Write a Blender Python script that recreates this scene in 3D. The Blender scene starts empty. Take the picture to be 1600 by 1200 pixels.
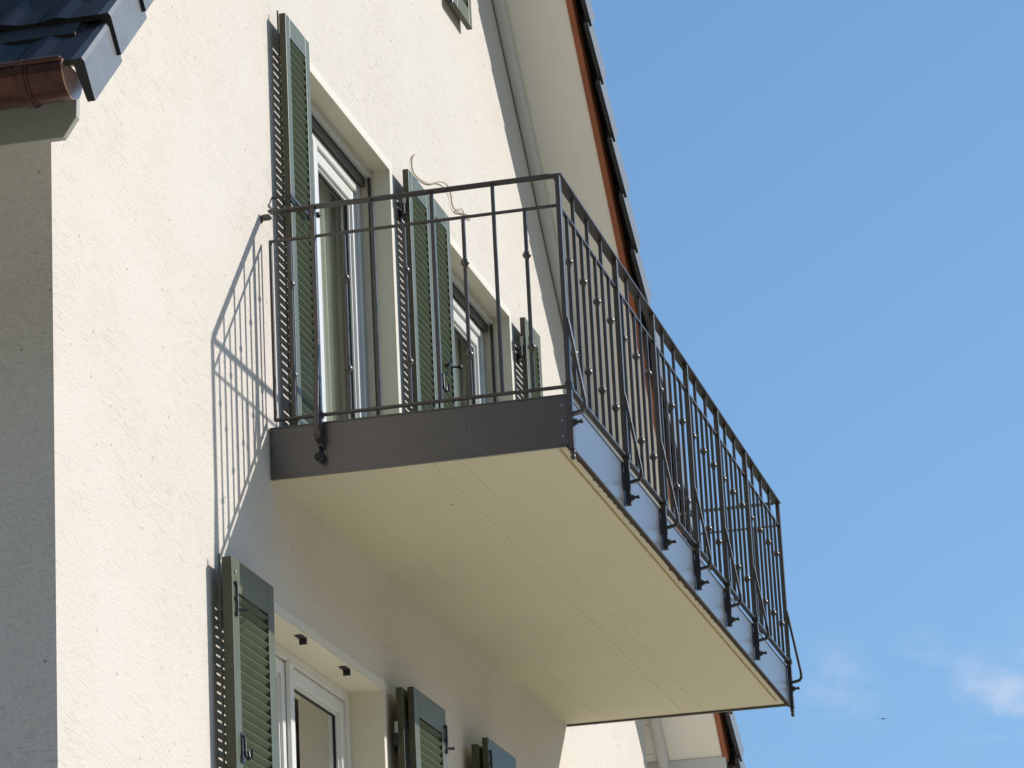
import bpy, bmesh, math, random
from mathutils import Vector, Matrix, Euler, noise
random.seed(7)
SC = bpy.context.scene
COL = SC.collection
H = 5.5                       # height of the balcony slab's underside above the ground

# ------------------------------------------------------------------ camera
cam = bpy.data.cameras.new('camera'); co = bpy.data.objects.new('camera', cam); COL.objects.link(co)
yaw, pitch, roll = math.radians(12.65698936), math.radians(17.01758337), math.radians(-2.90536271)
F = Vector((math.cos(pitch)*math.cos(yaw), math.cos(pitch)*math.sin(yaw), math.sin(pitch)))
R = F.cross(Vector((0, 0, 1))).normalized(); U = R.cross(F)
c_, s_ = math.cos(roll), math.sin(roll)
R, U = c_*R + s_*U, -s_*R + c_*U
CAM = Vector((-13.29341512, -4.02181664, -3.89085283 + H))
M = Matrix((R, U, -F)).transposed().to_4x4(); M.translation = CAM
co.matrix_world = M
cam.sensor_fit = 'HORIZONTAL'; cam.sensor_width = 36.0
cam.lens = 36.0*5469.94/1600.0
cam.clip_start = 0.1; cam.clip_end = 20000
SC.camera = co
SC.render.resolution_x = 1024; SC.render.resolution_y = 768

# ------------------------------------------------------------------ sun, sky, exposure
SUN = Vector((0.435, -0.770, 0.467)).normalized()          # towards the sun
sl = bpy.data.lights.new('sun', 'SUN'); sl.energy = 4.1; sl.angle = math.radians(0.53); sl.color = (1.0, 0.965, 0.91)
so = bpy.data.objects.new('sun', sl); COL.objects.link(so)
so.rotation_euler = SUN.to_track_quat('Z', 'Y').to_euler(); so.location = SUN*40
w = bpy.data.worlds.new('World'); SC.world = w; w.use_nodes = True
nt = w.node_tree; nt.nodes.clear()
def N(t, typ, **k):
    n = t.nodes.new(typ)
    for a, b in k.items(): setattr(n, a, b)
    return n
out = N(nt, 'ShaderNodeOutputWorld'); bg = N(nt, 'ShaderNodeBackground'); bg.inputs['Strength'].default_value = 0.1423
sky = N(nt, 'ShaderNodeTexSky', sky_type='NISHITA', sun_disc=False)
sky.sun_elevation = math.asin(SUN.z); sky.sun_rotation = math.atan2(SUN.x, SUN.y)
sky.air_density = 1.0; sky.dust_density = 0.25; sky.ozone_density = 2.5; sky.altitude = 400
hsv = N(nt, 'ShaderNodeHueSaturation'); hsv.inputs['Saturation'].default_value = 1.04
skt = N(nt, 'ShaderNodeMix', data_type='RGBA', blend_type='MULTIPLY'); skt.inputs[0].default_value = 1.0; skt.inputs[7].default_value = (.93, 1.03, 1.07, 1)
nt.links.new(sky.outputs[0], skt.inputs[6]); nt.links.new(skt.outputs[2], hsv.inputs['Color'])
tc = N(nt, 'ShaderNodeTexCoord')
def vm(t, op, a, b=None):
    n = N(t, 'ShaderNodeVectorMath', operation=op)
    for i, v in enumerate((a, b)):
        if v is None: continue
        if hasattr(v, 'node'): t.links.new(v, n.inputs[i])
        else: n.inputs[i].default_value = v
    return n
smp = N(nt, 'ShaderNodeMapping'); smp.inputs['Scale'].default_value = (1, 1, .5); smp.inputs['Location'].default_value = (0, 0, .135)
nt.links.new(tc.outputs['Generated'], smp.inputs[0]); nt.links.new(smp.outputs[0], sky.inputs[0])
def mt(t, op, a, b=None, clamp=False):
    n = N(t, 'ShaderNodeMath', operation=op, use_clamp=clamp)
    for i, v in enumerate((a, b)):
        if v is None: continue
        if hasattr(v, 'node'): t.links.new(v, n.inputs[i])
        else: n.inputs[i].default_value = v
    return n.outputs[0]
cn = N(nt, 'ShaderNodeTexNoise'); cn.inputs['Scale'].default_value = 36; cn.inputs['Detail'].default_value = 7; cn.inputs['Roughness'].default_value = 0.6
mp = N(nt, 'ShaderNodeMapping'); mp.inputs['Scale'].default_value = (1, 1, 1.7)
nt.links.new(tc.outputs['Generated'], mp.inputs[0]); nt.links.new(mp.outputs[0], cn.inputs['Vector'])
total = None
def cloud_dir(px, py):
    return (F + R*((px-800)/5469.94) - U*((py-600)/5469.94)).normalized()
puffs = [(cloud_dir(1300, 1070), .0085, .75), (cloud_dir(1345, 1085), .0065, .6), (cloud_dir(1525, 1070), .008, .8), (cloud_dir(1570, 1095), .012, 1.0),
         (cloud_dir(1450, 1035), .0075, .45), (cloud_dir(1600, 1040), .011, .5)]
rr = random.Random(3)
for i in range(12):
    az = math.radians(rr.uniform(30, 340) + 12); el = math.radians(rr.uniform(4, 22))
    puffs.append((Vector((math.cos(az)*math.cos(el), math.sin(az)*math.cos(el), math.sin(el))), rr.uniform(.02, .07), rr.uniform(.5, .9)))
for d, rad, amp in puffs:
    n = vm(nt, 'DISTANCE', tc.outputs['Generated'], tuple(d)).outputs['Value']
    g = mt(nt, 'MULTIPLY', mt(nt, 'EXPONENT', mt(nt, 'MULTIPLY', mt(nt, 'MULTIPLY', n, n), -1.0/(rad*rad))), amp)
    total = g if total is None else mt(nt, 'MAXIMUM', total, g)
nz = mt(nt, 'MULTIPLY', mt(nt, 'SUBTRACT', cn.outputs[0], 0.40), 4.2, True)
cm = mt(nt, 'MULTIPLY', mt(nt, 'MULTIPLY', total, nz), 0.36, True)
mx = N(nt, 'ShaderNodeMix', data_type='RGBA'); mx.inputs[7].default_value = (6.6, 6.3, 6.6, 1)
nt.links.new(cm, mx.inputs[0]); nt.links.new(hsv.outputs[0], mx.inputs[6]); nt.links.new(mx.outputs[2], bg.inputs[0]); nt.links.new(bg.outputs[0], out.inputs[0])
SC.view_settings.view_transform = 'Standard'; SC.view_settings.look = 'None'
SC.view_settings.exposure = 0.0; SC.view_settings.gamma = 1.0; SC.view_settings.use_curve_mapping = False

# ------------------------------------------------------------------ materials
def mat(name, base, rough=.5, metal=0.0, coat=0.0, noise_amt=0.0, noise_scale=8, bump=0.0, bump_scale=120, stretch=(1, 1, 1), spec=.5, base2=None, detail=6, rot=(0, 0, 0), specks=0):
    m = bpy.data.materials.new(name); m.use_nodes = True
    t = m.node_tree; b = t.nodes['Principled BSDF']
    b.inputs['Base Color'].default_value = (*base, 1); b.inputs['Roughness'].default_value = rough; b.inputs['Metallic'].default_value = metal
    b.inputs['Specular IOR Level'].default_value = spec
    if coat: b.inputs['Coat Weight'].default_value = coat; b.inputs['Coat Roughness'].default_value = .32
    g = N(t, 'ShaderNodeNewGeometry')
    mpn = N(t, 'ShaderNodeMapping'); mpn.inputs['Scale'].default_value = stretch; mpn.inputs['Rotation'].default_value = rot
    t.links.new(g.outputs['Position'], mpn.inputs[0])
    if noise_amt:
        n = N(t, 'ShaderNodeTexNoise'); n.inputs['Scale'].default_value = noise_scale; n.inputs['Detail'].default_value = detail; n.inputs['Roughness'].default_value = .65
        t.links.new(mpn.outputs[0], n.inputs['Vector'])
        x = N(t, 'ShaderNodeMix', data_type='RGBA'); x.inputs[6].default_value = (*base, 1)
        x.inputs[7].default_value = (*(base2 if base2 else tuple(v*(1-noise_amt) for v in base)), 1)
        r = N(t, 'ShaderNodeMapRange'); r.inputs[1].default_value = .38; r.inputs[2].default_value = .68
        t.links.new(n.outputs[0], r.inputs[0]); t.links.new(r.outputs[0], x.inputs[0]); t.links.new(x.outputs[2], b.inputs['Base Color'])
    if specks:
        vo = N(t, 'ShaderNodeTexVoronoi'); vo.inputs['Scale'].default_value = specks; t.links.new(g.outputs['Position'], vo.inputs['Vector'])
        sm = N(t, 'ShaderNodeMix', data_type='RGBA'); sm.inputs[7].default_value = (.16, .13, .09, 1)
        t.links.new(mt(t, 'MULTIPLY', mt(t, 'LESS_THAN', vo.outputs['Distance'], .035), .75), sm.inputs[0])
        t.links.new(b.inputs['Base Color'].links[0].from_socket, sm.inputs[6]); t.links.new(sm.outputs[2], b.inputs['Base Color'])
    if bump:
        n2 = N(t, 'ShaderNodeTexNoise'); n2.inputs['Scale'].default_value = bump_scale; n2.inputs['Detail'].default_value = 3
        t.links.new(mpn.outputs[0], n2.inputs['Vector'])
        bn = N(t, 'ShaderNodeBump'); bn.inputs['Strength'].default_value = bump; bn.inputs['Distance'].default_value = .004
        t.links.new(n2.outputs[0], bn.inputs['Height']); t.links.new(bn.outputs[0], b.inputs['Normal'])
    return m
def plaster(name, base, base2, strength=1.0):
    """scraped mineral render: fine grain, slanting scratches left by the float, scattered dirt specks"""
    m = bpy.data.materials.new(name); m.use_nodes = True
    t = m.node_tree; b = t.nodes['Principled BSDF']; b.inputs['Roughness'].default_value = .92; b.inputs['Specular IOR Level'].default_value = .15
    g = N(t, 'ShaderNodeNewGeometry')
    # scratches: noise stretched along a slanting direction of the wall, bent by a slower noise
    warp = N(t, 'ShaderNodeTexNoise'); warp.inputs['Scale'].default_value = 2.2; warp.inputs['Detail'].default_value = 2
    t.links.new(g.outputs['Position'], warp.inputs['Vector'])
    wv = vm(t, 'SCALE', warp.outputs['Color']); wv.inputs['Scale'].default_value = .13
    ad = vm(t, 'ADD', g.outputs['Position'], wv.outputs[0])
    mp = N(t, 'ShaderNodeMapping'); mp.inputs['Rotation'].default_value = (0, math.radians(-9), 0); mp.inputs['Scale'].default_value = (1, 1, 1)
    t.links.new(ad.outputs[0], mp.inputs[0])
    mp2 = N(t, 'ShaderNodeMapping'); mp2.inputs['Scale'].default_value = (13, 20, 150)
    t.links.new(mp.outputs[0], mp2.inputs[0])
    scr = N(t, 'ShaderNodeTexNoise'); scr.inputs['Scale'].default_value = 1; scr.inputs['Detail'].default_value = 2; scr.inputs['Roughness'].default_value = .5
    t.links.new(mp2.outputs[0], scr.inputs['Vector'])
    r = N(t, 'ShaderNodeMapRange'); r.inputs[1].default_value = .56; r.inputs[2].default_value = .74
    t.links.new(scr.outputs[0], r.inputs[0])
    fine = N(t, 'ShaderNodeTexNoise'); fine.inputs['Scale'].default_value = 120; fine.inputs['Detail'].default_value = 4; fine.inputs['Roughness'].default_value = .7
    t.links.new(g.outputs['Position'], fine.inputs['Vector'])
    big = N(t, 'ShaderNodeTexNoise'); big.inputs['Scale'].default_value = 1.3; big.inputs['Detail'].default_value = 5
    t.links.new(g.outputs['Position'], big.inputs['Vector'])
    bigr = N(t, 'ShaderNodeMapRange'); bigr.inputs[1].default_value = .35; bigr.inputs[2].default_value = .7
    t.links.new(big.outputs[0], bigr.inputs[0])
    x = N(t, 'ShaderNodeMix', data_type='RGBA'); x.inputs[6].default_value = (*base, 1); x.inputs[7].default_value = (*base2, 1)
    t.links.new(mt(t, 'MULTIPLY', bigr.outputs[0], .5), x.inputs[0])
    dirt = N(t, 'ShaderNodeMix', data_type='RGBA'); dirt.inputs[7].default_value = tuple(v*.62 for v in base2)+(1,)
    t.links.new(x.outputs[2], dirt.inputs[6])
    t.links.new(mt(t, 'MULTIPLY', mt(t, 'MULTIPLY', r.outputs[0], bigr.outputs[0]), .55), dirt.inputs[0])
    sp = N(t, 'ShaderNodeTexVoronoi'); sp.inputs['Scale'].default_value = 9
    t.links.new(g.outputs['Position'], sp.inputs['Vector'])
    spk = mt(t, 'MULTIPLY', mt(t, 'LESS_THAN', sp.outputs['Distance'], .055), .6)
    sx = N(t, 'ShaderNodeMix', data_type='RGBA'); sx.inputs[7].default_value = (.2, .17, .13, 1)
    grain = N(t, 'ShaderNodeMix', data_type='RGBA', blend_type='MULTIPLY'); grain.inputs[0].default_value = 1
    gr = N(t, 'ShaderNodeMapRange'); gr.inputs[1].default_value = .3; gr.inputs[2].default_value = .62; gr.inputs[3].default_value = .80; gr.inputs[4].default_value = 1.03
    t.links.new(fine.outputs[0], gr.inputs[0]); t.links.new(dirt.outputs[2], grain.inputs[6]); t.links.new(gr.outputs[0], grain.inputs[7])
    t.links.new(spk, sx.inputs[0]); t.links.new(grain.outputs[2], sx.inputs[6]); t.links.new(sx.outputs[2], b.inputs['Base Color'])
    h = mt(t, 'SUBTRACT', mt(t, 'MULTIPLY', fine.outputs[0], .8), mt(t, 'MULTIPLY', r.outputs[0], .36))
    bn = N(t, 'ShaderNodeBump'); bn.inputs['Strength'].default_value = .75*strength; bn.inputs['Distance'].default_value = .004
    t.links.new(h, bn.inputs['Height']); t.links.new(bn.outputs[0], b.inputs['Normal'])
    return m
PLASTER = plaster('cream_scraped_plaster', (.760, .690, .604), (.70, .62, .52))
SMOOTH = mat('smooth_reveal_paint', (.74, .685, .545), .8, noise_amt=.06, noise_scale=5, bump=.08, bump_scale=160, spec=.2)
SLABP = mat('cream_slab_paint', (.605, .560, .405), .75, noise_amt=.035, noise_scale=2.2, bump=.04, bump_scale=60, spec=.2, specks=5)
STAIN = mat('ochre_seal_line', (.42, .32, .13), .8, noise_amt=.35, noise_scale=30)
SOFFIT = mat('pale_soffit_paint', (.88, .85, .75), .6, noise_amt=.04, noise_scale=2, bump=.05, bump_scale=80, spec=.3, specks=4)
TRIM = mat('white_trim_paint', (.66, .66, .62), .45, noise_amt=.05, noise_scale=3, spec=.4)
BEAMP = mat('grey_cream_beam_paint', (.42, .41, .35), .5, noise_amt=.08, noise_scale=8, spec=.4)
GREEN = mat('olive_green_shutter_paint', (.066, .084, .034), .42, noise_amt=.22, noise_scale=9, bump=.12, bump_scale=90, spec=.6)
GREENF = mat('olive_green_frame_paint', (.098, .110, .058), .42, noise_amt=.22, noise_scale=7, bump=.08, bump_scale=60, spec=.55)
GREEND = mat('dark_green_edge', (.066, .068, .040), .5, noise_amt=.3, noise_scale=14, spec=.4)  # darker green for left edges, undersides and rebate strips
IRON = mat('dark_brown_iron_paint', (.040, .030, .025), .38, coat=.2, noise_amt=.3, noise_scale=25, bump=.18, bump_scale=140, spec=.75)
DRIP = mat('dull_brown_drip_metal', (.040, .028, .018), .7, noise_amt=.4, noise_scale=18, spec=.2)
SHEET = mat('dark_brown_sheet_metal', (.048, .038, .032), .38, coat=1.0, noise_amt=.28, noise_scale=5, bump=.06, bump_scale=14, spec=.75, stretch=(1, 1, 3))
ZINC = mat('pale_screw_zinc', (.5, .5, .5), .3, metal=1)
HARD = mat('black_fitting_iron', (.018, .018, .018), .42, noise_amt=.3, noise_scale=40, spec=.6)
PVC = mat('white_window_pvc', (.80, .78, .73), .28, noise_amt=.05, noise_scale=6, spec=.5)
SLOTM = mat('painted_slot_shade', (.11, .10, .085), .7, noise_amt=.2, noise_scale=12)  # shade inside the blind cavity, given as a dark colour
GASKET = mat('black_rubber_gasket', (.015, .015, .015), .6)
CURT = mat('sheer_curtain_cloth', (.72, .71, .64), .9, noise_amt=.12, noise_scale=40, stretch=(1, 1, .06))
ROOM = mat('room_plaster', (.32, .30, .26), .9)
TILE = mat('black_glazed_roof_tile', (.024, .022, .023), .42, noise_amt=.4, noise_scale=14, bump=.14, bump_scale=35, spec=.38)
TILE_SHEEN = mat('verge_tile_sheen', (.17, .165, .155), .36, noise_amt=.2, noise_scale=11, bump=.08, bump_scale=35, spec=.9)  # sun and sky sheen on the black tile, put into a paler base colour
COPPER = mat('weathered_brown_copper', (.12, .05, .035), .30, metal=.7, noise_amt=.45, noise_scale=9, base2=(.055, .027, .022), bump=.1, bump_scale=30)
COPPERB = mat('bright_copper_cap', (.72, .48, .38), .3, metal=.8, noise_amt=.4, noise_scale=30, base2=(.45, .24, .16))
BARGE = mat('copper_brown_bargeboard', (.33, .105, .04), .45, noise_amt=.25, noise_scale=4, base2=(.27, .085, .035), spec=.4)
BATTEN = mat('dark_roof_underlay', (.03, .022, .018), .8)
WIRE = mat('beige_cable_sheath', (.42, .36, .24), .6)
BIRD = mat('dark_plumage', (.03, .025, .05), .7)
PAVE = mat('pale_gravel_court', (.63, .55, .42), .95, noise_amt=.35, noise_scale=14, bump=.5, bump_scale=60, base2=(.52, .45, .34))
LAWN = mat('meadow_grass', (.075, .10, .03), .95, noise_amt=.5, noise_scale=.35, base2=(.12, .12, .045))
def glass():
    m = bpy.data.materials.new('window_glass'); m.use_nodes = True; t = m.node_tree; t.nodes.clear()
    o = N(t, 'ShaderNodeOutputMaterial'); mixs = N(t, 'ShaderNodeMixShader'); tr = N(t, 'ShaderNodeBsdfTransparent'); gl = N(t, 'ShaderNodeBsdfGlossy')
    tr.inputs[0].default_value = (.80, .84, .80, 1); gl.inputs['Roughness'].default_value = .012
    lw = N(t, 'ShaderNodeFresnel'); lw.inputs['IOR'].default_value = 1.5
    g = N(t, 'ShaderNodeNewGeometry'); n = N(t, 'ShaderNodeTexNoise'); n.inputs['Scale'].default_value = 1.6; n.inputs['Detail'].default_value = 1
    t.links.new(g.outputs['Position'], n.inputs['Vector'])
    bn = N(t, 'ShaderNodeBump'); bn.inputs['Strength'].default_value = .06; bn.inputs['Distance'].default_value = .02
    t.links.new(n.outputs[0], bn.inputs['Height']); t.links.new(bn.outputs[0], gl.inputs['Normal'])
    t.links.new(lw.outputs[0], mixs.inputs[0]); t.links.new(tr.outputs[0], mixs.inputs[1]); t.links.new(gl.outputs[0], mixs.inputs[2]); t.links.new(mixs.outputs[0], o.inputs[0])
    return m
GLASS = glass()

# ------------------------------------------------------------------ mesh helpers (coordinates relative to the slab underside, z = 0 there)
class MB:
    def __init__(s): s.v = []; s.f = []; s.m = []
    def add(s, vs, fs, mi=0):
        n = len(s.v); s.v += [tuple(p) for p in vs]; s.f += [[n+i for i in f] for f in fs]; s.m += [mi]*len(fs); return s
    def box(s, x0, x1, y0, y1, z0, z1, mi=0):
        x0, x1 = sorted((x0, x1)); y0, y1 = sorted((y0, y1)); z0, z1 = sorted((z0, z1))
        v = [(x, y, z) for z in (z0, z1) for y in (y0, y1) for x in (x0, x1)]
        return s.add(v, [(0, 2, 3, 1), (4, 5, 7, 6), (0, 1, 5, 4), (2, 6, 7, 3), (1, 3, 7, 5), (0, 4, 6, 2)], mi)
    def prism(s, prof, axis, a0, a1, mi=0):
        """closed profile (list of 2-tuples) swept along axis 'x','y','z' from a0 to a1"""
        def P(p, a): return {'x': (a, p[0], p[1]), 'y': (p[0], a, p[1]), 'z': (p[0], p[1], a)}[axis]
        k = len(prof)
        v = [P(p, a0) for p in prof] + [P(p, a1) for p in prof]
        f = [list(range(k))[::-1], list(range(k, 2*k))] + [[i, (i+1) % k, k+(i+1) % k, k+i] for i in range(k)]
        return s.add(v, f, mi)
    def bar(s, a, b, w, h, up=(0, 0, 1), mi=0):
        """rectangular bar from a to b, w across, h along 'up'"""
        a, b = Vector(a), Vector(b); d = (b-a).normalized(); up = Vector(up)
        sx = d.cross(up)
        if sx.length < 1e-5: sx = d.cross(Vector((1, 0, 0)))
        sx.normalize(); sz = sx.cross(d).normalized()
        v = [p + sx*i*w/2 + sz*j*h/2 for p in (a, b) for i, j in ((-1, -1), (1, -1), (1, 1), (-1, 1))]
        return s.add(v, [(0, 1, 2, 3), (7, 6, 5, 4), (0, 4, 5, 1), (1, 5, 6, 2), (2, 6, 7, 3), (3, 7, 4, 0)], mi)
    def tube(s, pts, r, n=8, mi=0, cap=True):
        pts = [Vector(p) for p in pts]; rs = r if isinstance(r, (list, tuple)) else [r]*len(pts)
        rings = []; prev = None
        for i, p in enumerate(pts):
            d = (pts[min(i+1, len(pts)-1)] - pts[max(i-1, 0)])
            if d.length < 1e-9: d = Vector((0, 0, 1))
            d.normalize()
            a = prev if prev is not None else (Vector((1, 0, 0)) if abs(d.x) < .9 else Vector((0, 1, 0)))
            u = (a - d*a.dot(d)).normalized(); prev = u; v = d.cross(u)
            rings.append([p + (u*math.cos(2*math.pi*k/n) + v*math.sin(2*math.pi*k/n))*rs[i] for k in range(n)])
        vs = [q for ring in rings for q in ring]; fs = []
        for i in range(len(pts)-1):
            for k in range(n): fs.append((i*n+k, i*n+(k+1) % n, (i+1)*n+(k+1) % n, (i+1)*n+k))
        if cap: fs.append(tuple(range(n))[::-1]); fs.append(tuple((len(pts)-1)*n+k for k in range(n)))
        return s.add(vs, fs, mi)
    def mesh(s, name, mats, smooth=False):
        me = bpy.data.meshes.new(name); me.from_pydata(s.v, [], s.f)
        for m in (mats if isinstance(mats, (list, tuple)) else [mats]): me.materials.append(m)
        me.polygons.foreach_set('material_index', s.m)
        bm = bmesh.new(); bm.from_mesh(me); bmesh.ops.recalc_face_normals(bm, faces=bm.faces); bm.to_mesh(me); bm.free()
        if smooth: me.polygons.foreach_set('use_smooth', [True]*len(me.polygons))
        me.update(); return me
def obj(name, mesh, parent=None, loc=(0, 0, 0), bevel=0, rot=None, sub=0):
    o = bpy.data.objects.new(name, mesh); COL.objects.link(o)
    wl = Vector(loc) + Vector((0, 0, H))
    o.location = wl
    if rot: o.rotation_euler = rot
    if parent:
        o.parent = parent; o.matrix_parent_inverse = world_of(parent).inverted()
    if bevel:
        b = o.modifiers.new('bevel', 'BEVEL'); b.width = bevel; b.segments = 2; b.limit_method = 'ANGLE'; b.angle_limit = math.radians(40)
    return o
def world_of(o):
    m = Matrix.LocRotScale(o.location, o.rotation_euler, o.scale)
    return (world_of(o.parent) @ o.matrix_parent_inverse @ m) if o.parent else m
def build(name, mb, mats, parent=None, smooth=False, bevel=0): return obj(name, mb.mesh(name, mats, smooth), parent, bevel=bevel)
def tag(o, label=None, cat=None, group=None, kind=None):
    for k, v in (('label', label), ('category', cat), ('group', group), ('kind', kind)):
        if v: o[k] = v
    return o
def empty(name, loc):
    o = bpy.data.objects.new(name, None); COL.objects.link(o); o.location = Vector(loc) + Vector((0, 0, H)); o.empty_display_size = .3; return o

# ------------------------------------------------------------------ ground
def ground_sheet():
    mb = MB(); n = 48
    for rad in ((0, 400), (400, 9000)): pass
    mb.add([(0, 0, -H)] + [(9000*math.cos(2*math.pi*i/n), 9000*math.sin(2*math.pi*i/n), -H) for i in range(n)], [(0, 1+i, 1+(i+1) % n) for i in range(n)])
    o = build('ground', mb, LAWN); tag(o, kind='structure')
    mb = MB(); mb.add([(-22, -16, -H+.004), (16, -16, -H+.004), (16, 14, -H+.004), (-22, 14, -H+.004)], [(0, 1, 2, 3)])
    o = build('gravel_court', mb, PAVE); tag(o, kind='structure')
ground_sheet()
def added_hills():
    # unseen wooded ridge added to block blue sky fill; stays below the frame
    n = 120; mb = MB(); vs = []
    for i in range(n):
        a = 2*math.pi*i/n
        az = math.degrees(a) % 360            # raised west and south to cut sky fill and bounce warm light
        up = max(0.0, min(1.0, (315-az)/60)) * max(0.0, min(1.0, (az-60)/60))
        hgt = 60 + 95*up*up*(3-2*up) + 26*noise.noise(Vector((math.cos(a)*2.2, math.sin(a)*2.2, 1.3))) + 8*noise.noise(Vector((math.cos(a)*9, math.sin(a)*9, 4.3)))
        for rad, k in ((300, 0), (380, .45), (470, .85), (560, 1.0), (800, .9)):
            vs.append((rad*math.cos(a), rad*math.sin(a), -H-.5+hgt*k*(1+.04*noise.noise(Vector((a*20, rad*.1, 0))))))
    m = 5
    mb.add(vs, [(i*m+k, ((i+1) % n)*m+k, ((i+1) % n)*m+k+1, i*m+k+1) for i in range(n) for k in range(m-1)])
    tag(build('added_hills', mb, WOOD, smooth=True), kind='structure')
WOOD = mat('added_wooded_hillside', (.13, .115, .055), .95, noise_amt=.6, noise_scale=.03, base2=(.05, .06, .025), detail=10)
added_hills()

# ------------------------------------------------------------------ house shell
XL, XR, YB = -2.513, 7.90, 10.5
SR, AR = 1.02, 8.73                     # right soffit plane  z = AR - SR*x
def zr(x): return AR - SR*x
def zl(x): return 3.790 + 1.0*x
XA = (AR-3.790)/(SR+1.0)                 # ridge
def ztop(x): return min(zr(x), zl(x))
house = empty('house', (XA, 0, -H))
tag(house, 'cream plastered gabled house with dark tiled roof, green louvred shutters and copper gutters', 'house')
T = .36                                  # wall thickness
openings = [(.50, 2.14, .20, 2.113), (2.95, 4.625, .20, 2.125), (-.40, 1.64, -2.05, -.559), (3.82, 5.80, -2.05, -.559), (2.30, 3.20, 3.56, 4.88)]
def facade():
    mb = MB()
    xs = sorted({XL, XR, XA} | {v for o in openings for v in o[:2]})
    for a, b in zip(xs, xs[1:]):
        mid = (a+b)/2
        holes = sorted([(o[2], o[3]) for o in openings if o[0] < mid < o[1]])
        z = -H
        segs = []
        for h0, h1 in holes: segs.append((z, h0, z, h0)); z = h1
        segs.append((z, ztop(a)+.02, z, ztop(b)+.02))
        for z0a, z1a, z0b, z1b in segs:
            mb.add([(a, 0, z0a), (b, 0, z0b), (b, 0, z1b), (a, 0, z1a), (a, T, z0a), (b, T, z0b), (b, T, z1b), (a, T, z1a)], [(0, 1, 2, 3), (7, 6, 5, 4)])
    # outer vertical edges are closed by the side walls
    me = mb.mesh('facade_wall', PLASTER)
    return obj('facade_wall', me, house)
facade()
mb = MB(); mb.box(XL, XL+T, T*0+.0005, YB, -H, ztop(XL)+.02); build('side_wall', mb, PLASTER, house)
mb = MB(); mb.box(XR-T, XR, .0005, YB, -H, ztop(XR)+.02); build('side_wall', mb, PLASTER, house)
mb = MB(); mb.add([(XL+T, YB-T, -H), (XR-T, YB-T, -H), (XR-T, YB-T, ztop(XR)), (XA, YB-T, ztop(XA)), (XL+T, YB-T, ztop(XL)),
                   (XL+T, YB, -H), (XR-T, YB, -H), (XR-T, YB, ztop(XR)), (XA, YB, ztop(XA)), (XL+T, YB, ztop(XL))], [(0, 1, 2, 3, 4), (9, 8, 7, 6, 5)])
build('back_wall', mb, PLASTER, house)
mb = MB()
for z in (-2.9, .02, 3.0): mb.box(XL+T, XR-T, T, YB-T, z-.22, z)
for x in (-.9, 2.55, 6.2): mb.box(x-.05, x+.05, T, YB-T, -H, 2.78)
build('floor_slab', mb, ROOM, house)

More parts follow.
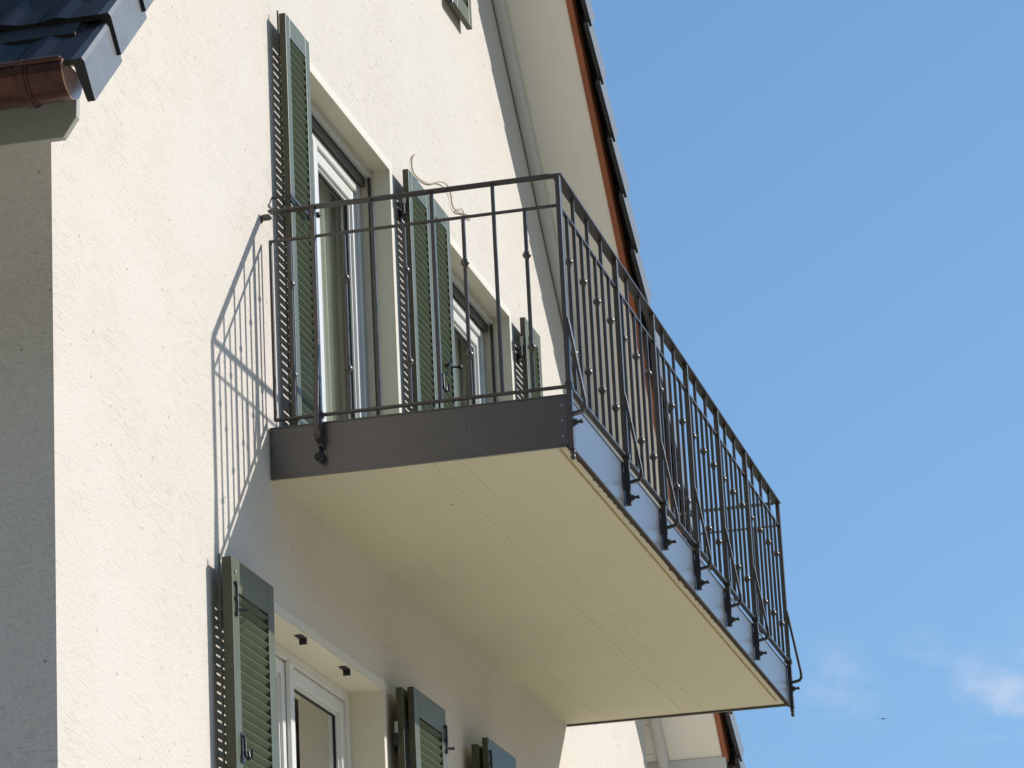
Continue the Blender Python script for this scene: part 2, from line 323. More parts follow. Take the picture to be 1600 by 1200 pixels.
def window(x0, x1, z0, z1, y, mull, blind=False, curtain='sheer', leaf_w=.060, label=None):
    """one window: reveal lining (thing = the window frame), sashes, panes, curtain as children"""
    # reveal lining, 2 mm proud inside the opening, with a smooth band round its outer edge
    mb = MB(); e = .012
    mb.box(x0-.0, x0+e, -.004, T, z0, z1); mb.box(x1-e, x1, -.004, T, z0, z1)
    mb.box(x0+e, x1-e, -.004, T, z1-e, z1); mb.box(x0+e, x1-e, 0, T, z0, z0+e)
    r = build('reveal', mb, SMOOTH, house)
    mb = MB(); bw = .035
    mb.box(x0-bw, x0, -.004, .01, z0, z1+bw); mb.box(x1, x1+bw, -.004, .01, z0, z1+bw); mb.box(x0, x1, -.004, .01, z1, z1+bw)
    build('edge_band', mb, BANDM, house)
    x0 += e; x1 -= e; z1 -= e; z0 += e
    top = z1 - (.075 if blind else 0)
    fr = MB(); w = .045
    fr.box(x0, x0+w, y, y+.07, z0, top); fr.box(x1-w, x1, y, y+.07, z0, top); fr.box(x0+w, x1-w, y, y+.07, top-w, top); fr.box(x0+w, x1-w, y, y+.07, z0, z0+w)
    fobj = build('window', fr, PVC, house, bevel=.004)
    if label: fobj['label'] = label
    cuts = [x0+w] + list(mull) + [x1-w]
    for i, (a, b) in enumerate(zip(cuts, cuts[1:])):
        a += .004; b -= .004
        if i > 0: a += .012
        if i < len(cuts)-2: b -= .012
        ys = y+.014; lw = leaf_w; s = MB()
        zz0, zz1 = z0+w+.004, top-w-.004
        # sash: outer member and an inner stepped bead
        s.box(a, a+lw, ys, ys+.06, zz0, zz1); s.box(b-lw, b, ys, ys+.06, zz0, zz1); s.box(a+lw, b-lw, ys, ys+.06, zz1-lw, zz1); s.box(a+lw, b-lw, ys, ys+.06, zz0, zz0+lw)
        build('sash', s, PVC, fobj, bevel=.005)
        s = MB(); q = .013; A, B, Z0, Z1 = a+lw, b-lw, zz0+lw, zz1-lw
        s.box(A, A+q, ys+.014, ys+.05, Z0, Z1); s.box(B-q, B, ys+.014, ys+.05, Z0, Z1); s.box(A+q, B-q, ys+.014, ys+.05, Z1-q, Z1); s.box(A+q, B-q, ys+.014, ys+.05, Z0, Z0+q)
        build('glazing_bead', s, PVC, fobj, bevel=.003)
        s = MB(); A += q; B -= q; Z0 += q; Z1 -= q; g = .006
        s.box(A, A+g, ys+.024, ys+.044, Z0, Z1); s.box(B-g, B, ys+.024, ys+.044, Z0, Z1); s.box(A+g, B-g, ys+.024, ys+.044, Z1-g, Z1); s.box(A+g, B-g, ys+.024, ys+.044, Z0, Z0+g)
        build('gasket', s, GASKET, fobj)
        s = MB(); s.add([(A+g, ys+.03, Z0+g), (B-g, ys+.03, Z0+g), (B-g, ys+.03, Z1-g), (A+g, ys+.03, Z1-g)], [(0, 1, 2, 3)])
        build('pane', s, GLASS, fobj)
    for m in mull:
        s = MB(); s.box(m-.012, m+.012, y-.002, y+.066, z0+w, top-w); s.box(m-.030, m+.030, y-.008, y+.012, z0+w, top-w); build('mullion', s, PVC, fobj, bevel=.003)
    if blind:
        s = MB(); s.box(x0, x1, .095, .102, z1-.034, z1); s.box(x0, x1, .102, .118, z1-.034, z1-.030); build('blind_rail', s, PVC, fobj, bevel=.001)
        s = MB(); s.box(x0+.004, x1-.004, .122, .138, top+.001, z1-.001); build('blind_slot_shade', s, SLOTM, fobj)  # solid dark strip standing in for the shaded gap above the frame
        for xx in (x0+.012, x1-.012):
            s = MB(); s.box(xx-.010, xx+.010, .092, .104, z0, z1-.036); build('blind_guide', s, HARD, fobj)
        s = MB(); s.box(x1-.055, x1-.002, .086, .096, z1-.030, z1-.014); build('rail_bracket', s, PVC, fobj, bevel=.002)
    if curtain:
        cx0, cx1 = x0+.03, x1-.03; yc = y+.125; n = 220; vs = []; rnd = random.Random(int(x0*100))
        ph = rnd.uniform(0, 6)
        for i in range(n+1):
            x = cx0 + (cx1-cx0)*i/n
            d = (.022*math.sin(x*46+ph) + .012*math.sin(x*101+1.3*math.sin(x*7)) + .02*math.sin(x*13+ph))*(.12 if curtain == 'flat' else 1)
            vs += [(x, yc+d, z0+.02), (x, yc+d*.6, z1-.02)]
        s = MB(); s.add(vs, [(2*i, 2*i+2, 2*i+3, 2*i+1) for i in range(n)]); build('curtain', s, CURT, fobj, smooth=True)
    return fobj
BANDM = mat('smooth_white_edge_band', (.77, .72, .63), .85, noise_amt=.05, noise_scale=6, bump=.1, bump_scale=150, spec=.2)
window(*openings[0], .145, [1.33], blind=True, label='balcony door with sheer curtain, nearest the left corner of the house')
window(*openings[1], .145, [3.80], blind=True, label='second upper window behind the balcony railing')
window(*openings[2], .150, [.700], curtain='flat', label='lower two-leaf window under the balcony')
window(*openings[3], .150, [4.80], curtain='sheer')
window(*openings[4], .150, [2.75], curtain='sheer')
# window sills
for (x0, x1, z) in ((-.44, 1.68, -2.05), (3.78, 5.84, -2.05), (2.23, 3.26, 3.555)):
    s = MB(); s.prism([(-.07, z-.075), (-.075, z-.012), (0.14, z+.004), (.14, z-.075)], 'x', x0, x1); build('window_sill', s, SMOOTH, house, bevel=.004)

# ------------------------------------------------------------------ shutters
PITCH = .0365
def slat_mesh(wd):
    # louvre leaning down towards the wall: outer edge high, inner edge low
    t = .0030; y0, z0, y1, z1 = -.0015, .0, .0285, -.0405
    d = Vector((y1-y0, z1-z0)).normalized(); n = Vector((-d.y, d.x))*t
    prof = [(y0+n.x, z0+n.y), (y0-n.x*.2-.0015, z0+.001), (y0-n.x, z0-n.y), (y1-n.x, z1-n.y), (y1+n.x, z1+n.y)]
    return MB().prism(prof, 'x', 0, wd).mesh('slat', GREEN)
def leaf(x0, wd, z0, z1, yf, th, name='shutter', slats='parts', parent=None, top_rail=.095, stile=.062, tilt=0.0, label=None):
    """one louvred leaf; the frame is the part, its slats are sub-parts"""
    mb = MB(); yb = yf+th
    mb.box(x0, x0+stile, yf, yb, z0, z1, 0); mb.box(x0+wd-stile, x0+wd, yf, yb, z0, z1, 0)
    mb.box(x0+stile, x0+wd-stile, yf, yb, z1-top_rail, z1, 0); mb.box(x0+stile, x0+wd-stile, yf, yb, z0, z0+top_rail, 0)
    me = mb.mesh('shutter_frame', [GREENF, GREEND])
    for p in me.polygons:
        if p.normal.x < -.9 and abs(p.center.x-x0) < 1e-4: p.material_index = 1
        if p.normal.z < -.9 and abs(p.center.z-z0) < 1e-4: p.material_index = 1
    par = parent or house
    o = obj(name, me, par, bevel=.0025)
    if label: o['label'] = label
    sx0, sw = x0+stile+.001, wd-2*stile-.002
    n = int((z1-z0-2*top_rail)/PITCH)
    zt = z1-top_rail-.012
    if slats == 'parts':
        sm = slat_mesh(sw)
        for i in range(n):
            obj('slat', sm, o, (sx0, yf+.005, zt-i*PITCH), rot=(math.radians(random.uniform(-1.2, 1.2)), 0, 0))
    else:
        s = MB(); sm = slat_mesh(sw)
        for i in range(n):
            s.add([(v.co.x+sx0, v.co.y+yf+.004, v.co.z+zt-i*PITCH) for v in sm.vertices], [list(p.vertices) for p in sm.polygons])
        tag(build('slats', s, GREEN, o), kind='stuff')
    return o
def edge_strip(x, y0, y1, z0, z1, par):
    s = MB(); s.box(x-.004, x+.004, y0, y1, z0, z1); build('rebate_strip', s, GREEND, par)
def holdback(par, x, z, yw=0.0, yf=-.076, wall_x=None):
    """iron hold-back: spindle out of the wall, arm across the leaf, knob"""
    s = MB(); wx = wall_x if wall_x is not None else x-.1
    s.tube([(wx, yw, z), (wx, yf-.008, z)], .006, 8)
    s.bar((wx-.012, yf-.010, z), (x+.03, yf-.010, z), .007, .014)
    s.tube([(x+.02, yf-.014, z), (x+.02, yf-.045, z-.004)], [.005, .005], 8)
    s.tube([(x+.02, yf-.040, z-.004), (x+.02, yf-.046, z-.004), (x+.02, yf-.058, z-.005), (x+.02, yf-.064, z-.005)], [.006, .013, .013, .005], 10)
    s.tube([(x+.0, yf-.012, z-.03), (x+.0, yf-.012, z+.04)], .004, 6)
    build('hold_back', s, HARD, par)
def hinge_arm(par, xw, xs, z, yl=-.06):
    """wall rosette, arm out of the wall and hinge leaf with pintle"""
    s = MB()
    s.tube([(xw, .001, z+.0), (xw, -.006, z+.0)], .030, 14)
    s.v[-28:] = [(v[0], v[1], z+(v[2]-z)*1.9) for v in s.v[-28:]]
    s.box(xw-.012, xw+.012, -.05, -.004, z-.022, z+.006)
    s.bar((xw-.0, -.046, z-.008), (xs+.02, yl, z-.008), .010, .030)
    s.tube([(xs-.010, yl-.006, z-.045), (xs-.010, yl-.006, z+.062)], .0095, 10)
    build('hinge_arm', s, HARD, par)
    s = MB(); s.box(xs-.0235, xs-.0195, yl-.022, yl-.006, z+.008, z+.060); build('hinge_plate', s, ZINCD, par)
ZINCD = mat('dull_zinc_hinge', (.42, .42, .38), .4, metal=.7)
def bolt_latch(par, x, z, yf):
    s = MB()
    s.tube([(x, yf-.007, z), (x, yf-.007, z-.13)], .0055, 8)
    for dz in (.0, -.06, -.12): s.box(x-.013, x+.013, yf-.010, yf+.001, z+dz-.008, z+dz+.004)
    s.tube([(x+.002, yf-.008, z-.105), (x+.022, yf-.035, z-.105)], [.006, .008], 8)
    build('sliding_bolt', s, HARD, par)
    s = MB(); s.tube([(x, yf+.001, z+.045), (x, yf-.004, z+.045)], .009, 10); build('screw_cover', s, ZINCD, par)
def hook_catch(par, x, z, yf):
    s = MB()
    s.tube([(x, yf, z+.05), (x, yf-.012, z+.045), (x, yf-.014, z-.03), (x, yf-.026, z-.045), (x+.004, yf-.038, z-.035), (x+.004, yf-.040, z-.005)], .0055, 8)
    s.tube([(x+.02, yf, z-.01), (x+.02, yf-.02, z-.012), (x+.02, yf-.024, z-.04)], .005, 8)
    s.box(x-.012, x+.03, yf-.004, yf+.001, z-.055, z+.06)
    build('hook_catch', s, HARD, par)
ZTU, ZBU = 2.132, .225
YF = -.073; TH = .030
s1 = leaf(.185, .360, ZBU, ZTU, YF, TH, label='tall green louvred shutter nearest the house corner')
edge_strip(.20, YF+TH+.006, YF+TH+.012, ZBU, ZTU+.02, s1); holdback(s1, .38, 1.27, wall_x=.14)
s2 = leaf(2.225, .405, ZBU, ZTU, YF, TH, label='green louvred shutter right of the balcony door')
hinge_arm(s2, 2.30, 2.215, 1.94, -.04); hinge_arm(s2, 2.30, 2.215, .64, -.04)
s3 = leaf(2.675, .355, ZBU, ZTU+.02, YF, TH, label='green louvred shutter left of the second upper window')
holdback(s3, 2.87, 1.31, wall_x=2.845); hook_catch(s3, 2.70, 1.17, YF)
s4 = leaf(4.70, .375, ZBU, ZTU, YF, TH, label='green louvred shutter right of the second upper window, partly behind the railing')
hinge_arm(s4, 4.80, 4.69, 1.95, -.04); hinge_arm(s4, 4.80, 4.69, .64, -.04)
ZTL, ZBL = -.566, -2.04
l1 = leaf(-.835, .545, ZBL, -.537, -.088, .040, stile=.082, top_rail=.13, label='green louvred shutter left of the lower window')
edge_strip(-.835, -.042, -.034, ZBL, -.525, l1)
bolt_latch(l1, -.795, ZTL-.07, -.088); hook_catch(l1, -.765, ZTL-.71, -.088)
l2 = leaf(1.735, .575, ZBL, ZTL+.022, -.120, .030, stile=.082, top_rail=.125, label='front leaf of the folded shutter right of the lower window')
l2b = leaf(1.705, .56, ZBL, ZTL+.018, -.075, .032, slats='stuff', stile=.08)
bolt_latch(l2, 1.735+.55, ZTL-.06, -.120); hinge_arm(l2b, 1.83, 1.715, ZTL-.20, -.03)
l3 = leaf(3.135, .60, ZBL, ZTL+.045, -.120, .030, stile=.088, top_rail=.15, label='front leaf of the farther folded shutter under the balcony')
l3b = leaf(3.105, .585, ZBL, ZTL+.010, -.075, .032, slats='stuff', stile=.085)
bolt_latch(l3, 3.165, ZTL-.02, -.120)
t1 = leaf(3.43, .385, 3.500, 4.88, -.060, .030, label='green shutter of the attic window at the top edge')
s = MB(); s.box(3.28, 3.46, -.06, -.03, 3.545, 3.575); s.tube([(3.31, -.045, 3.545), (3.31, -.045, 3.51)], .012, 8); s.tube([(3.42, -.045, 3.545), (3.42, -.045, 3.50)], .010, 8); build('hold_back', s, HARD, t1)
for xx in (.455, 1.115):                 # angle stops under the lintel of the lower window
    s = MB(); s.box(xx-.045, xx+.028, .008, .040, -.577, -.5715); s.box(xx+.023, xx+.028, .007, .040, -.600, -.5715); build('shutter_stop', s, HARD, house)

# ------------------------------------------------------------------ roof
OV = .412
def soffit_and_barge():
    def slope_strip(mb, xa, xb, y0, y1, d0, d1, side, mi=0):
        """slab parallel to the roof, between perpendicular offsets d0 and d1 (positive = above the soffit)"""
        f, k = (zr, SR) if side > 0 else (zl, 1.0)
        nx, nz = (k, 1) if side > 0 else (-k, 1)
        L = math.hypot(nx, nz); nx /= L; nz /= L
        v = []
        for y in (y0, y1):
            for x, d in ((xa, d0), (xb, d0), (xb, d1), (xa, d1)): v.append((x+nx*d, y, f(x)+nz*d))
        mb.add(v, [(0, 1, 2, 3), (7, 6, 5, 4), (0, 4, 5, 1), (1, 5, 6, 2), (2, 6, 7, 3), (3, 7, 4, 0)], mi)
    for side, xe in ((1, XE_R), (-1, XE_L)):
        mb = MB(); slope_strip(mb, XA, xe, -OV, -.0015 if side > 0 else YB, 0, .02, side); build('verge_soffit', mb, SOFFIT, house)
        mb = MB(); slope_strip(mb, XA, xe+(.12 if side > 0 else 0), -.072, -.002, -.052, -.0015, side); build('trim_board', mb, TRIM, house, bevel=.024)
        mb = MB(); slope_strip(mb, XA, xe+.02*side, -OV-.036, -OV-.001, -.012, .10, side); build('bargeboard', mb, BARGE, house, bevel=.002)
        mb = MB(); slope_strip(mb, XA, xe+.02*side, -OV-.034, YB, .101, .13, side); build('roof_underlay', mb, BATTEN, house)
    # boards under the right eave, behind the gable plane
    x = XR - 1.2; bw = .155
    while x < XE_R:
        mb = MB(); slope_strip(mb, x+.001, min(x+bw-.0015, XE_R), .0005, YB, 0.002, .02, 1); build('soffit_board', mb, SOFFIT, house)
        x += bw
    mb = MB(); slope_strip(mb, XA, XR-1.2, .0005, YB, 0.002, .02, 1); build('roof_lining', mb, SOFFIT, house)
XE_R, XE_L = 8.30, -3.30
soffit_and_barge()
def tile_mesh(wd, ln, verge=False, side=1, name='roof_tile'):
    """one interlocking tile in its own frame: u up the slope, v across (v=0 is the verge side, +v inwards), w normal. flap on the verge side"""
    mb = MB(); nv = 10; t = .020
    top = []; bot = []
    for i in range(nv+1):
        q = i/nv; v = wd*q
        h = .012*(.5-.5*math.cos(2*math.pi*min(1, max(0, (q-.30)/.70)))) if not verge else .009*(.5-.5*math.cos(2*math.pi*min(1, max(0, (q-.45)/.55))))
        h = .018*(1-abs(q-.5)*2)**.8*0 + h
        top.append((v, h)); bot.append((v, h-t))
    tilt = .036                                     # lower end rides on the course below
    vs = []; fs = []
    for uu, lift in ((0, tilt), (ln, 0)):
        for v, h in top: vs.append((uu, v, h+lift))
        for v, h in bot: vs.append((uu, v, h+lift))
    k = nv+1
    for i in range(nv):
        fs.append((i, i+1, 2*k+i+1, 2*k+i)); fs.append((k+i+1, k+i, 3*k+i, 3*k+i+1)); fs.append((k+i, k+i+1, i+1, i)); fs.append((3*k+i, 2*k+i, 2*k+i+1, 3*k+i+1))
    fs.append((0, 2*k, 3*k, k)); fs.append((k-1, 2*k-1, 4*k-1, 3*k-1))
    mb.add(vs, fs, 0)
    if verge:                                       # side flap, hangs below the tile edge, corner rounded at the top
        fl = .150; ft = .026
        v = []
        for uu, lift in ((0, tilt), (ln*.97, 0)):
            o_ = -.014 if uu == 0 else 0         # the lower end stands out over the tile below
            v += [(uu, -ft+.006+o_, lift+.001), (uu, -ft+o_, lift-.014), (uu, -ft+o_, lift-fl), (uu, -.0005+o_, lift-fl), (uu, -.0005, lift-.001)]
        f = [(0, 1, 2, 3, 4), (9, 8, 7, 6, 5)] + [(i, (i+1) % 5, 5+(i+1) % 5, 5+i) for i in range(5)]
        mb.add(v, f, 1)
        mb.m[-7] = 0; mb.m[-3] = 0  # lower end and underside stay black, without the painted sheen
    me = mb.mesh(name, [TILE, TILE_SHEEN])
    return me
def tiles(side):
    f, k = (zr, SR) if side > 0 else (zl, 1.0)
    L = math.hypot(1, k); up = Vector((-side/L, 0, k/L)); nrm = Vector((side*k/L, 0, 1/L)); inw = Vector((0, 1, 0))
    ex = .3625 if side < 0 else .3615
    yv = -.492 if side < 0 else -OV-.072
    wd = .205
    tm = tile_mesh(wd-.004, ex+.045); vmesh = tile_mesh(wd-.004, ex+.045, True, side, 'verge_tile')
    xs = -3.535 if side < 0 else XE_R+.30
    base = Vector((xs, yv, f(xs))) + nrm*(.120 if side < 0 else .150)
    rows = int(((XA-xs)*-side)*L/ex)+1
    rotm = Matrix((up, inw, nrm)).transposed().to_4x4()
    if side > 0: pass
    cols = int((YB-yv)/wd)
    rest = MB()
    for r in range(rows):
        for c in range(cols):
            p = base + up*(ex*r + random.uniform(-.002, .002)) + inw*(wd*c)
            near = (c == 0) or (side < 0 and r < 7 and c < 9)
            me = vmesh if c == 0 else tm
            if near:
                o = bpy.data.objects.new('verge_tile' if c == 0 else 'roof_tile', me); COL.objects.link(o)
                mm = rotm.copy(); mm.translation = p + Vector((0, 0, H)); o.parent = ROOF[side]; o.matrix_parent_inverse = world_of(ROOF[side]).inverted(); o.matrix_basis = mm
            else:
                vs = [p + up*v.co.x + inw*v.co.y + nrm*v.co.z for v in SIMPLE.vertices]
                rest.add(vs, [list(q.vertices) for q in SIMPLE.polygons])
    tag(build('roof_tiles', rest, TILE, ROOF[side]), kind='stuff')
SIMPLE = MB().add([(0, 0, .030), (0, .07, .046), (0, .14, .040), (0, .201, .030), (.405, 0, 0), (.405, .07, .016), (.405, .14, .01), (.405, .201, 0), (0, 0, .01), (0, .07, .026), (0, .14, .02), (0, .201, .01)],
                  [(0, 1, 5, 4), (1, 2, 6, 5), (2, 3, 7, 6), (0, 8, 9, 1), (1, 9, 10, 2), (2, 10, 11, 3)]).mesh('tile_far', TILE)
ROOF = {}
for side in (-1, 1):
    f = zr if side > 0 else zl; k = SR if side > 0 else 1.0; xe = XE_R if side > 0 else XE_L
    mb = MB(); L = math.hypot(1, k); nx, nz = side*k/L, 1/L
    v = []
    for y in (-OV-.02, YB):
        for x, d in ((XA, .1305), (xe+.05*side, .1305), (xe+.05*side, .142), (XA, .142)): v.append((x+nx*d, y, f(x)+nz*d))
    mb.add(v, [(0, 1, 2, 3), (7, 6, 5, 4), (0, 4, 5, 1), (1, 5, 6, 2), (2, 6, 7, 3), (3, 7, 4, 0)])
    ROOF[side] = build('roof', mb, BATTEN, house)
    ROOF[side]['label'] = 'left roof slope with black glazed tiles' if side < 0 else 'right roof slope seen from below'
    tiles(side)
# fascia beams at the eaves with a bevelled front end
def eave_beam(x0, x1, z0, z1, yend):
    mb = MB(); c = .055
    mb.prism([(yend, z1), (yend+.004, z0+c*1.2), (yend+.05, z0), (YB, z0), (YB, z1)], 'x', x0, x1)
    return build('eave_beam', mb, BEAMP if x0 < 0 else TRIM, house, bevel=.003)
eave_beam(-3.40, -3.37, .208, .40, -.422)
eave_beam(8.285, 8.33, .10, .27, -.435)
def gutter(xc, zc, r, yend, name='gutter', side=-1):
    """half round gutter along y with beaded outer lip, end cap, joint sleeve and brackets"""
    mb = MB(); n = 18; pr = []
    for i in range(n+1):
        a = math.pi*i/n; pr.append((xc - side*r*math.cos(a)*-1, zc - r*math.sin(a)))
    inn = [(xc+(p[0]-xc)*.975, zc+(p[1]-zc)*.975) for p in pr[::-1]]
    mb.prism(pr+inn, 'y', yend, YB)
    g = build(name, mb, COPPER, house, smooth=False)
    lx = xc + side*r
    mb = MB(); mb.tube([(lx+side*.004, yend, zc+.006), (lx+side*.004, YB, zc+.006)], .010, 10); build('gutter_bead', mb, COPPER, g, smooth=True)
    mb = MB(); k = len(pr); mb.prism(pr+[(xc-side*r, zc+.008), (xc+side*r, zc+.008)][::1], 'y', yend-.004, yend+.001); build('end_cap', mb, COPPERB, g)
    mb = MB(); out_ = [(xc+(p[0]-xc)*1.05, zc+(p[1]-zc)*1.05) for p in pr]; mb.prism(out_+pr[::-1], 'y', yend+.115, yend+.15); build('joint_sleeve', mb, COPPER, g)
    for yy in [yend+.125+.7*i for i in range(10)]:
        mb = MB(); out_ = [(xc+(p[0]-xc)*1.10, zc+(p[1]-zc)*1.10) for p in pr]; mid = [(xc+(p[0]-xc)*1.055, zc+(p[1]-zc)*1.055) for p in pr[::-1]]
        mb.prism(out_+mid, 'y', yy, yy+.026); mb.bar((lx+side*.008, yy+.013, zc+.018), (lx-side*.05, yy+.013, zc+.022), .024, .004); build('gutter_bracket', mb, COPPER, g, bevel=.002)
    return g
gutter(-3.566, .362, .094, -.462)
gutter(8.43, .20, .068, -.47, side=1)

# ------------------------------------------------------------------ balcony
D, LB, TS = 1.264, 5.554, .205
bal = empty('balcony', (LB/2, -D/2, 0))
tag(bal, 'wrought iron balcony with cream underside projecting from the cream house wall', 'balcony')
def slab():
    mb = MB(); y0, y1 = -D+.012, 0.0
    # underside profile with shallow formwork joints and the drip groove near the outer edge
    prof = [(0, TS-.01)]
    pts = [(0, 0.0)]
    for yj, wj, dj in ((-.215, .0018, .002), (-.455, .0012, .0012), (-.675, .0022, .003), (-.79, .0016, .002)):
        pts += [(yj+wj, .0), (yj, dj), (yj-wj, .0)]
    pts += [(-D+.012, 0.0)]
    prof = pts + [(-D+.012, TS-.012), (0, TS-.012)]
    mb.prism(prof, 'x', .012, LB-.012)
    o = build('slab', mb, SLABP, bal)
    mb = MB(); mb.box(.03, LB-.12, -D+.052, -D+.060, -.0035, -.0005); build('seal_line', mb, STAIN, bal)
    return o
slab()
def rough_edge():
    """uneven paint and sealant spots along the drip edge"""
    mb = MB(); rnd = random.Random(5)
    x = .15
    while x < 3.4:
        ln = rnd.uniform(.008, .03); wy = rnd.uniform(.004, .014)
        mb.box(x, x+ln, -D+.013, -D+.016+wy, -.0025, -.0004); x += ln + rnd.expovariate(1/.05)
    tag(build('sealant_spots', mb, DRIP, bal), kind='stuff')
rough_edge()
def fascia():
    # end, far end and front sheets: each with a folded drip at the bottom and a lip at the top
    for xs, dx in ((0.0, 1), (LB, -1)):
        mb = MB(); mb.box(xs, xs+dx*.010, -D+.0122, -.004, -.006, TS)
        mb.box(xs-dx*.003, xs+dx*.014, -D+.0122, -.004, -.012, -.0062)
        mb.box(xs-dx*.004, xs+dx*.05, -D+.0122, -.004, TS+.0002, TS+.006)
        o = build('fascia', mb, SHEET, bal, bevel=.001)
    mb = MB(); mb.box(-.001, LB+.001, -D, -D+.012, -.006, TS-.004)
    d_ = MB().box(-.002, LB+.002, -D-.006, -D+.014, -.016, -.0062); build('drip_edge', d_, DRIP, bal)
    mb.box(-.002, LB+.002, -D-.004, -D+.05, TS-.0038, TS+.0062)
    build('fascia', mb, SHEET, bal, bevel=.001)
    mb = MB(); mb.box(-.0035, -.0005, -D+.006, -D+.050, -.001, TS-.012); fl = build('corner_flashing', mb, SHEET, bal)
    for z in (.165, .10, .035):
        mb = MB(); mb.tube([(-.0032, -D+.026, z), (-.0062, -D+.026, z)], [.0055, .004], 10); build('rivet', mb, ZINC, fl)
    # deck boards' upstand against the rail side
    mb = MB(); mb.box(.06, LB-.06, -D+.06, -.002, TS-.0115, TS+.012); build('deck', mb, SHEET, bal)
    mb = MB(); mb.tube([(-.0002, -.858, .118), (-.0016, -.858, .118)], [.015, .012], 12); mb.tube([(-.0002, -.832, .119), (-.0014, -.832, .119)], [.011, .008], 12); build('paint_patch', mb, SHEET, bal)
fascia()
ZT, ZM, ZB = 1.150, 1.018, .238
def rail(name, a, b, w, h): 
    return build(name, MB().bar(a, b, w, h), IRON, bal, bevel=.0015)
YR = -D-.008
XO, XF = -.012, LB+.012
# handrails (flat bar), second rails, bottom rails
rail('handrail', (XO-.012, YR, ZT), (XF+.012, YR, ZT), .045, .009)
rail('handrail', (XO, -.0225-.03+.02, ZT-.001), (XO, YR+.0228, ZT-.001), .045, .009)
rail('handrail', (XF, -.0325, ZT-.001), (XF, YR+.0228, ZT-.001), .045, .009)
s = MB(); s.box(XO-.014, XO+.012, -.034, -.004, ZT-.032, ZT-.012); s.tube([(XO-.01, 0.0, ZT-.03), (XO-.01, -.045, ZT-.03)], .007, 8); s.tube([(XO-.01, .0, ZT-.03), (XO-.01, -.004, ZT-.03)], .016, 10)
build('wall_bracket', s, IRON, bal)
for (n, z, w, h) in (('middle_rail', ZM, .016, .010), ('bottom_rail', ZB, .024, .010)):
    rail(n, (XO, YR, z), (XF, YR, z), w, h)
    for x in (XO, XF): rail(n, (x, -.028, z), (x, YR+w/2+.0005, z), w, h)
for x in (XO, XF): rail('end_bar', (x, -.034, ZB+.0055), (x, -.034, ZM-.0055), .013, .013)
def baluster_mesh(z0, z1, knots):
    mb = MB(); hw = .0070
    zs = [z0]
    ks = [.822, .425] if knots else []
    segs = []; z = z1
    for k in ks:
        segs.append((z, k+.020)); z = k-.028
    segs.append((z, z0))
    for a, b in segs: mb.box(-hw, hw, -hw, hw, b, a)
    for k in ks:                                      # forged onion knob with a collar
        mb.tube([(0, 0, k+.026), (0, 0, k+.018), (0, 0, k+.008), (0, 0, k-.001), (0, 0, k-.009), (0, 0, k-.015), (0, 0, k-.022), (0, 0, k-.034)],
                [.0070, .0085, .0135, .0185, .0165, .0110, .0085, .0066], 10, 1)
    me = mb.mesh('baluster', [IRON, IRON])
    for p in me.polygons:
        if p.material_index == 1: p.use_smooth = True
    return me
BK = baluster_mesh(ZB+.0052, ZM-.0052, True); BP = baluster_mesh(ZB+.0052, ZT-.006, False)
def post_mesh(wx, wy, zbot):
    return MB().box(-wx/2, wx/2, -wy/2, wy/2, zbot, ZT-.006).mesh('post', IRON)
def brace_pts(outv):
    o = Vector(outv)
    return [Vector((0, 0, .525))+o*.008, Vector((0, 0, .49))+o*.014, Vector((0, 0, .175))+o*.062, Vector((0, 0, .145))+o*.063, Vector((0, 0, .128))+o*.052, Vector((0, 0, .120))+o*.010]
def flat_band(pts, wdir, wd, th):
    """bent flat bar: pts centre line, wdir = direction of its width"""
    mb = MB(); W = Vector(wdir)*wd/2; vs = []
    for i, p in enumerate(pts):
        d = (pts[min(i+1, len(pts)-1)]-pts[max(i-1, 0)]).normalized(); n = d.cross(Vector(wdir)).normalized()*th/2
        vs += [p-W-n, p+W-n, p+W+n, p-W+n]
    fs = [(0, 1, 2, 3), tuple(4*(len(pts)-1)+k for k in (3, 2, 1, 0))]
    for i in range(len(pts)-1):
        for k in range(4): fs.append((4*i+k, 4*i+(k+1) % 4, 4*i+4+(k+1) % 4, 4*i+4+k))
    return mb.add(vs, fs)
def bolt_mesh(outv, z):
    o = Vector(outv); b = Vector((0, 0, z))
    mb = MB()
    mb.tube([b+o*.010, b+o*.016], .017, 12); mb.tube([b+o*.015, b+o*.026], .0125, 6); mb.tube([b+o*.024, b+o*.040], .0065, 8)
    mb.tube([b+o*.036, b+o*.040, b+o*.046, b+o*.050], [.006, .0088, .0088, .004], 10)
    return mb
def finial_mesh():
    return MB().tube([(0, 0, -.030), (0, 0, -.036), (0, 0, -.044), (0, 0, -.050), (0, 0, -.058), (0, 0, -.066), (0, 0, -.073)], [.009, .013, .011, .0075, .012, .010, .004], 10)
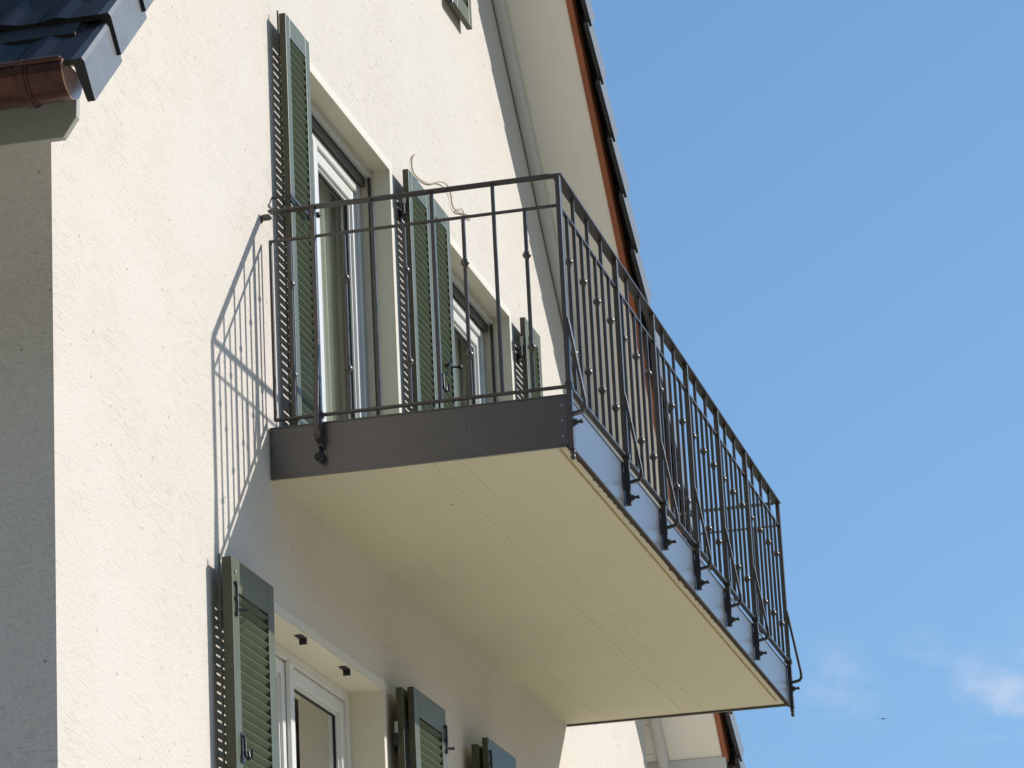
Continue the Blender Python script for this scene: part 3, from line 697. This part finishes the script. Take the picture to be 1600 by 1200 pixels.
def post(x, y, outv, wx, wy, zbot, finial=False, flat=None, brace_w=.020):
    o = obj('post', post_mesh(wx, wy, zbot), bal, (x, y, 0), bevel=.0015)
    wdir = (1, 0, 0) if abs(outv[1]) > .5 else (0, 1, 0)
    b = obj('brace', flat_band(brace_pts(outv), wdir, brace_w, .0125).mesh('brace', IRON), o, (x, y, 0), bevel=.001)
    obj('bolt', bolt_mesh(outv, .052 if not finial else .085).mesh('bolt', HARD, True), o, (x, y, 0))
    s = MB(); ov = Vector(outv); s.bar(Vector((0, 0, .125))+ov*.004, Vector((0, 0, .015))+ov*.004, .004, .012); 
    if finial: obj('finial', finial_mesh().mesh('finial', IRON, True), o, (x, y, 0))
    else:
        s = MB(); s.box(-wx*.5-.004, -wx*.5-.001, -.014, .014, .085, .165) if abs(outv[1]) > .5 else s.box(-.014, .014, -wy*.5-.004, -wy*.5-.001, .09, .15)
        obj('clamp_plate', s.mesh('clamp_plate', IRON), o, (x, y, 0))
    s = MB(); s.box(-wx*.5-.005, wx*.5+.005, -wy*.5-.005, wy*.5+.005, ZB-.012, ZB+.014); obj('collar', s.mesh('collar', IRON), o, (x, y, 0), bevel=.002)
    return o
ST = LB/40
posts = {0, 8, 14, 20, 26, 32, 40}
YP = -D-.012
post(XO, YP, (0, -1, 0), .034, .020, -.030, True, brace_w=.030)
post(XF, YP, (0, -1, 0), .030, .022, -.030, True, brace_w=.026)
for i in range(1, 40):
    x = i*ST
    if i in posts: post(x, YP-.003, (0, -1, 0), .025, .024, .018)
    else: obj('baluster', BK if i % 2 else BP, bal, (x, YR, 0), rot=(0, 0, 0))
for X, o in ((XO, -1), (XF, 1)):
    for i, y in enumerate((-.117, -.224, -.353, -.480, -.612, -.737, -.867, -.998, -1.129)):
        if i == 1: post(X-.002 if o < 0 else X+.002, y, (o, 0, 0), .030, .019, .10)
        else: obj('baluster', BK if i % 2 == 0 else BP, bal, (X, y, 0))
for X, o in ((XO, -1), (XF, 1)):                      # round end knob below the side posts
    s = MB(); s.tube([(X, -.222, .10), (X+o*.004, -.222, .075)], .006, 8); s.tube([(X-o*.006, -.222, .058), (X+o*.006, -.222, .058), (X+o*.018, -.222, .057), (X+o*.026, -.222, .057)], [.010, .021, .021, .010], 14); build('end_knob', s, HARD, bal, smooth=True)

# ------------------------------------------------------------------ cable on the wall
pts = [(2.63, -.006, 2.36), (2.56, -.008, 2.30), (2.60, -.008, 2.245), (2.86, -.010, 2.285), (3.08, -.02, 2.37), (3.24, -.02, 2.405), (3.34, -.012, 2.385), (3.37, -.010, 2.345), (3.45, -.012, 2.335), (3.60, -.010, 2.375), (3.78, -.005, 2.425)]
def smooth_path(p, n=8):
    o = []
    P_ = [Vector(q) for q in p]
    for i in range(len(P_)-1):
        a, b, c, d = P_[max(i-1, 0)], P_[i], P_[i+1], P_[min(i+2, len(P_)-1)]
        for k in range(n):
            t = k/n; o.append(.5*((2*b)+(c-a)*t+(2*a-5*b+4*c-d)*t*t+(3*b-a-3*c+d)*t**3))
    return o+[P_[-1]]
s = MB(); s.tube(smooth_path(pts), .0038, 6)
s.tube(smooth_path([(3.45, -.012, 2.335), (3.55, -.012, 2.385), (3.66, -.012, 2.375), (3.78, -.006, 2.40)]), .0032, 6)
tag(build('cable', s, WIRE, smooth=True), 'thin beige cable hanging loose on the wall above the upper shutters', 'cable')

# ------------------------------------------------------------------ bird far off in the sky
d = (F + R*((1380-800)/5469.94) - U*((1123-600)/5469.94)); bp = CAM + d*230 - Vector((0, 0, H))
bird = empty('bird', bp)
tag(bird, 'tiny dark bird gliding in the blue sky right of the balcony', 'bird')
s = MB(); s.tube([bp+Vector((-.18, 0, .0)), bp+Vector((-.14, 0, .01)), bp+Vector((-.05, 0, 0)), bp+Vector((.08, 0, 0)), bp+Vector((.20, 0, 0))], [.01, .03, .05, .04, .012], 8); build('body', s, BIRD, bird, smooth=True)
for sg in (-1, 1):
    s = MB(); q = [Vector((-.07, 0, .01)), Vector((.06, 0, .01)), Vector((.07, sg*.16, .03)), Vector((.10, sg*.33, .012)), Vector((.02, sg*.17, .03))]
    lo = [v - Vector((0, 0, .012)) for v in q]
    s.add([bp+v for v in q+lo], [(0, 1, 2, 4), (4, 2, 3), (5, 9, 7, 6), (9, 8, 7), (0, 5, 6, 1), (1, 6, 7, 2), (2, 7, 8, 3), (3, 8, 9, 4), (4, 9, 5, 0)]); build('wing', s, BIRD, bird)
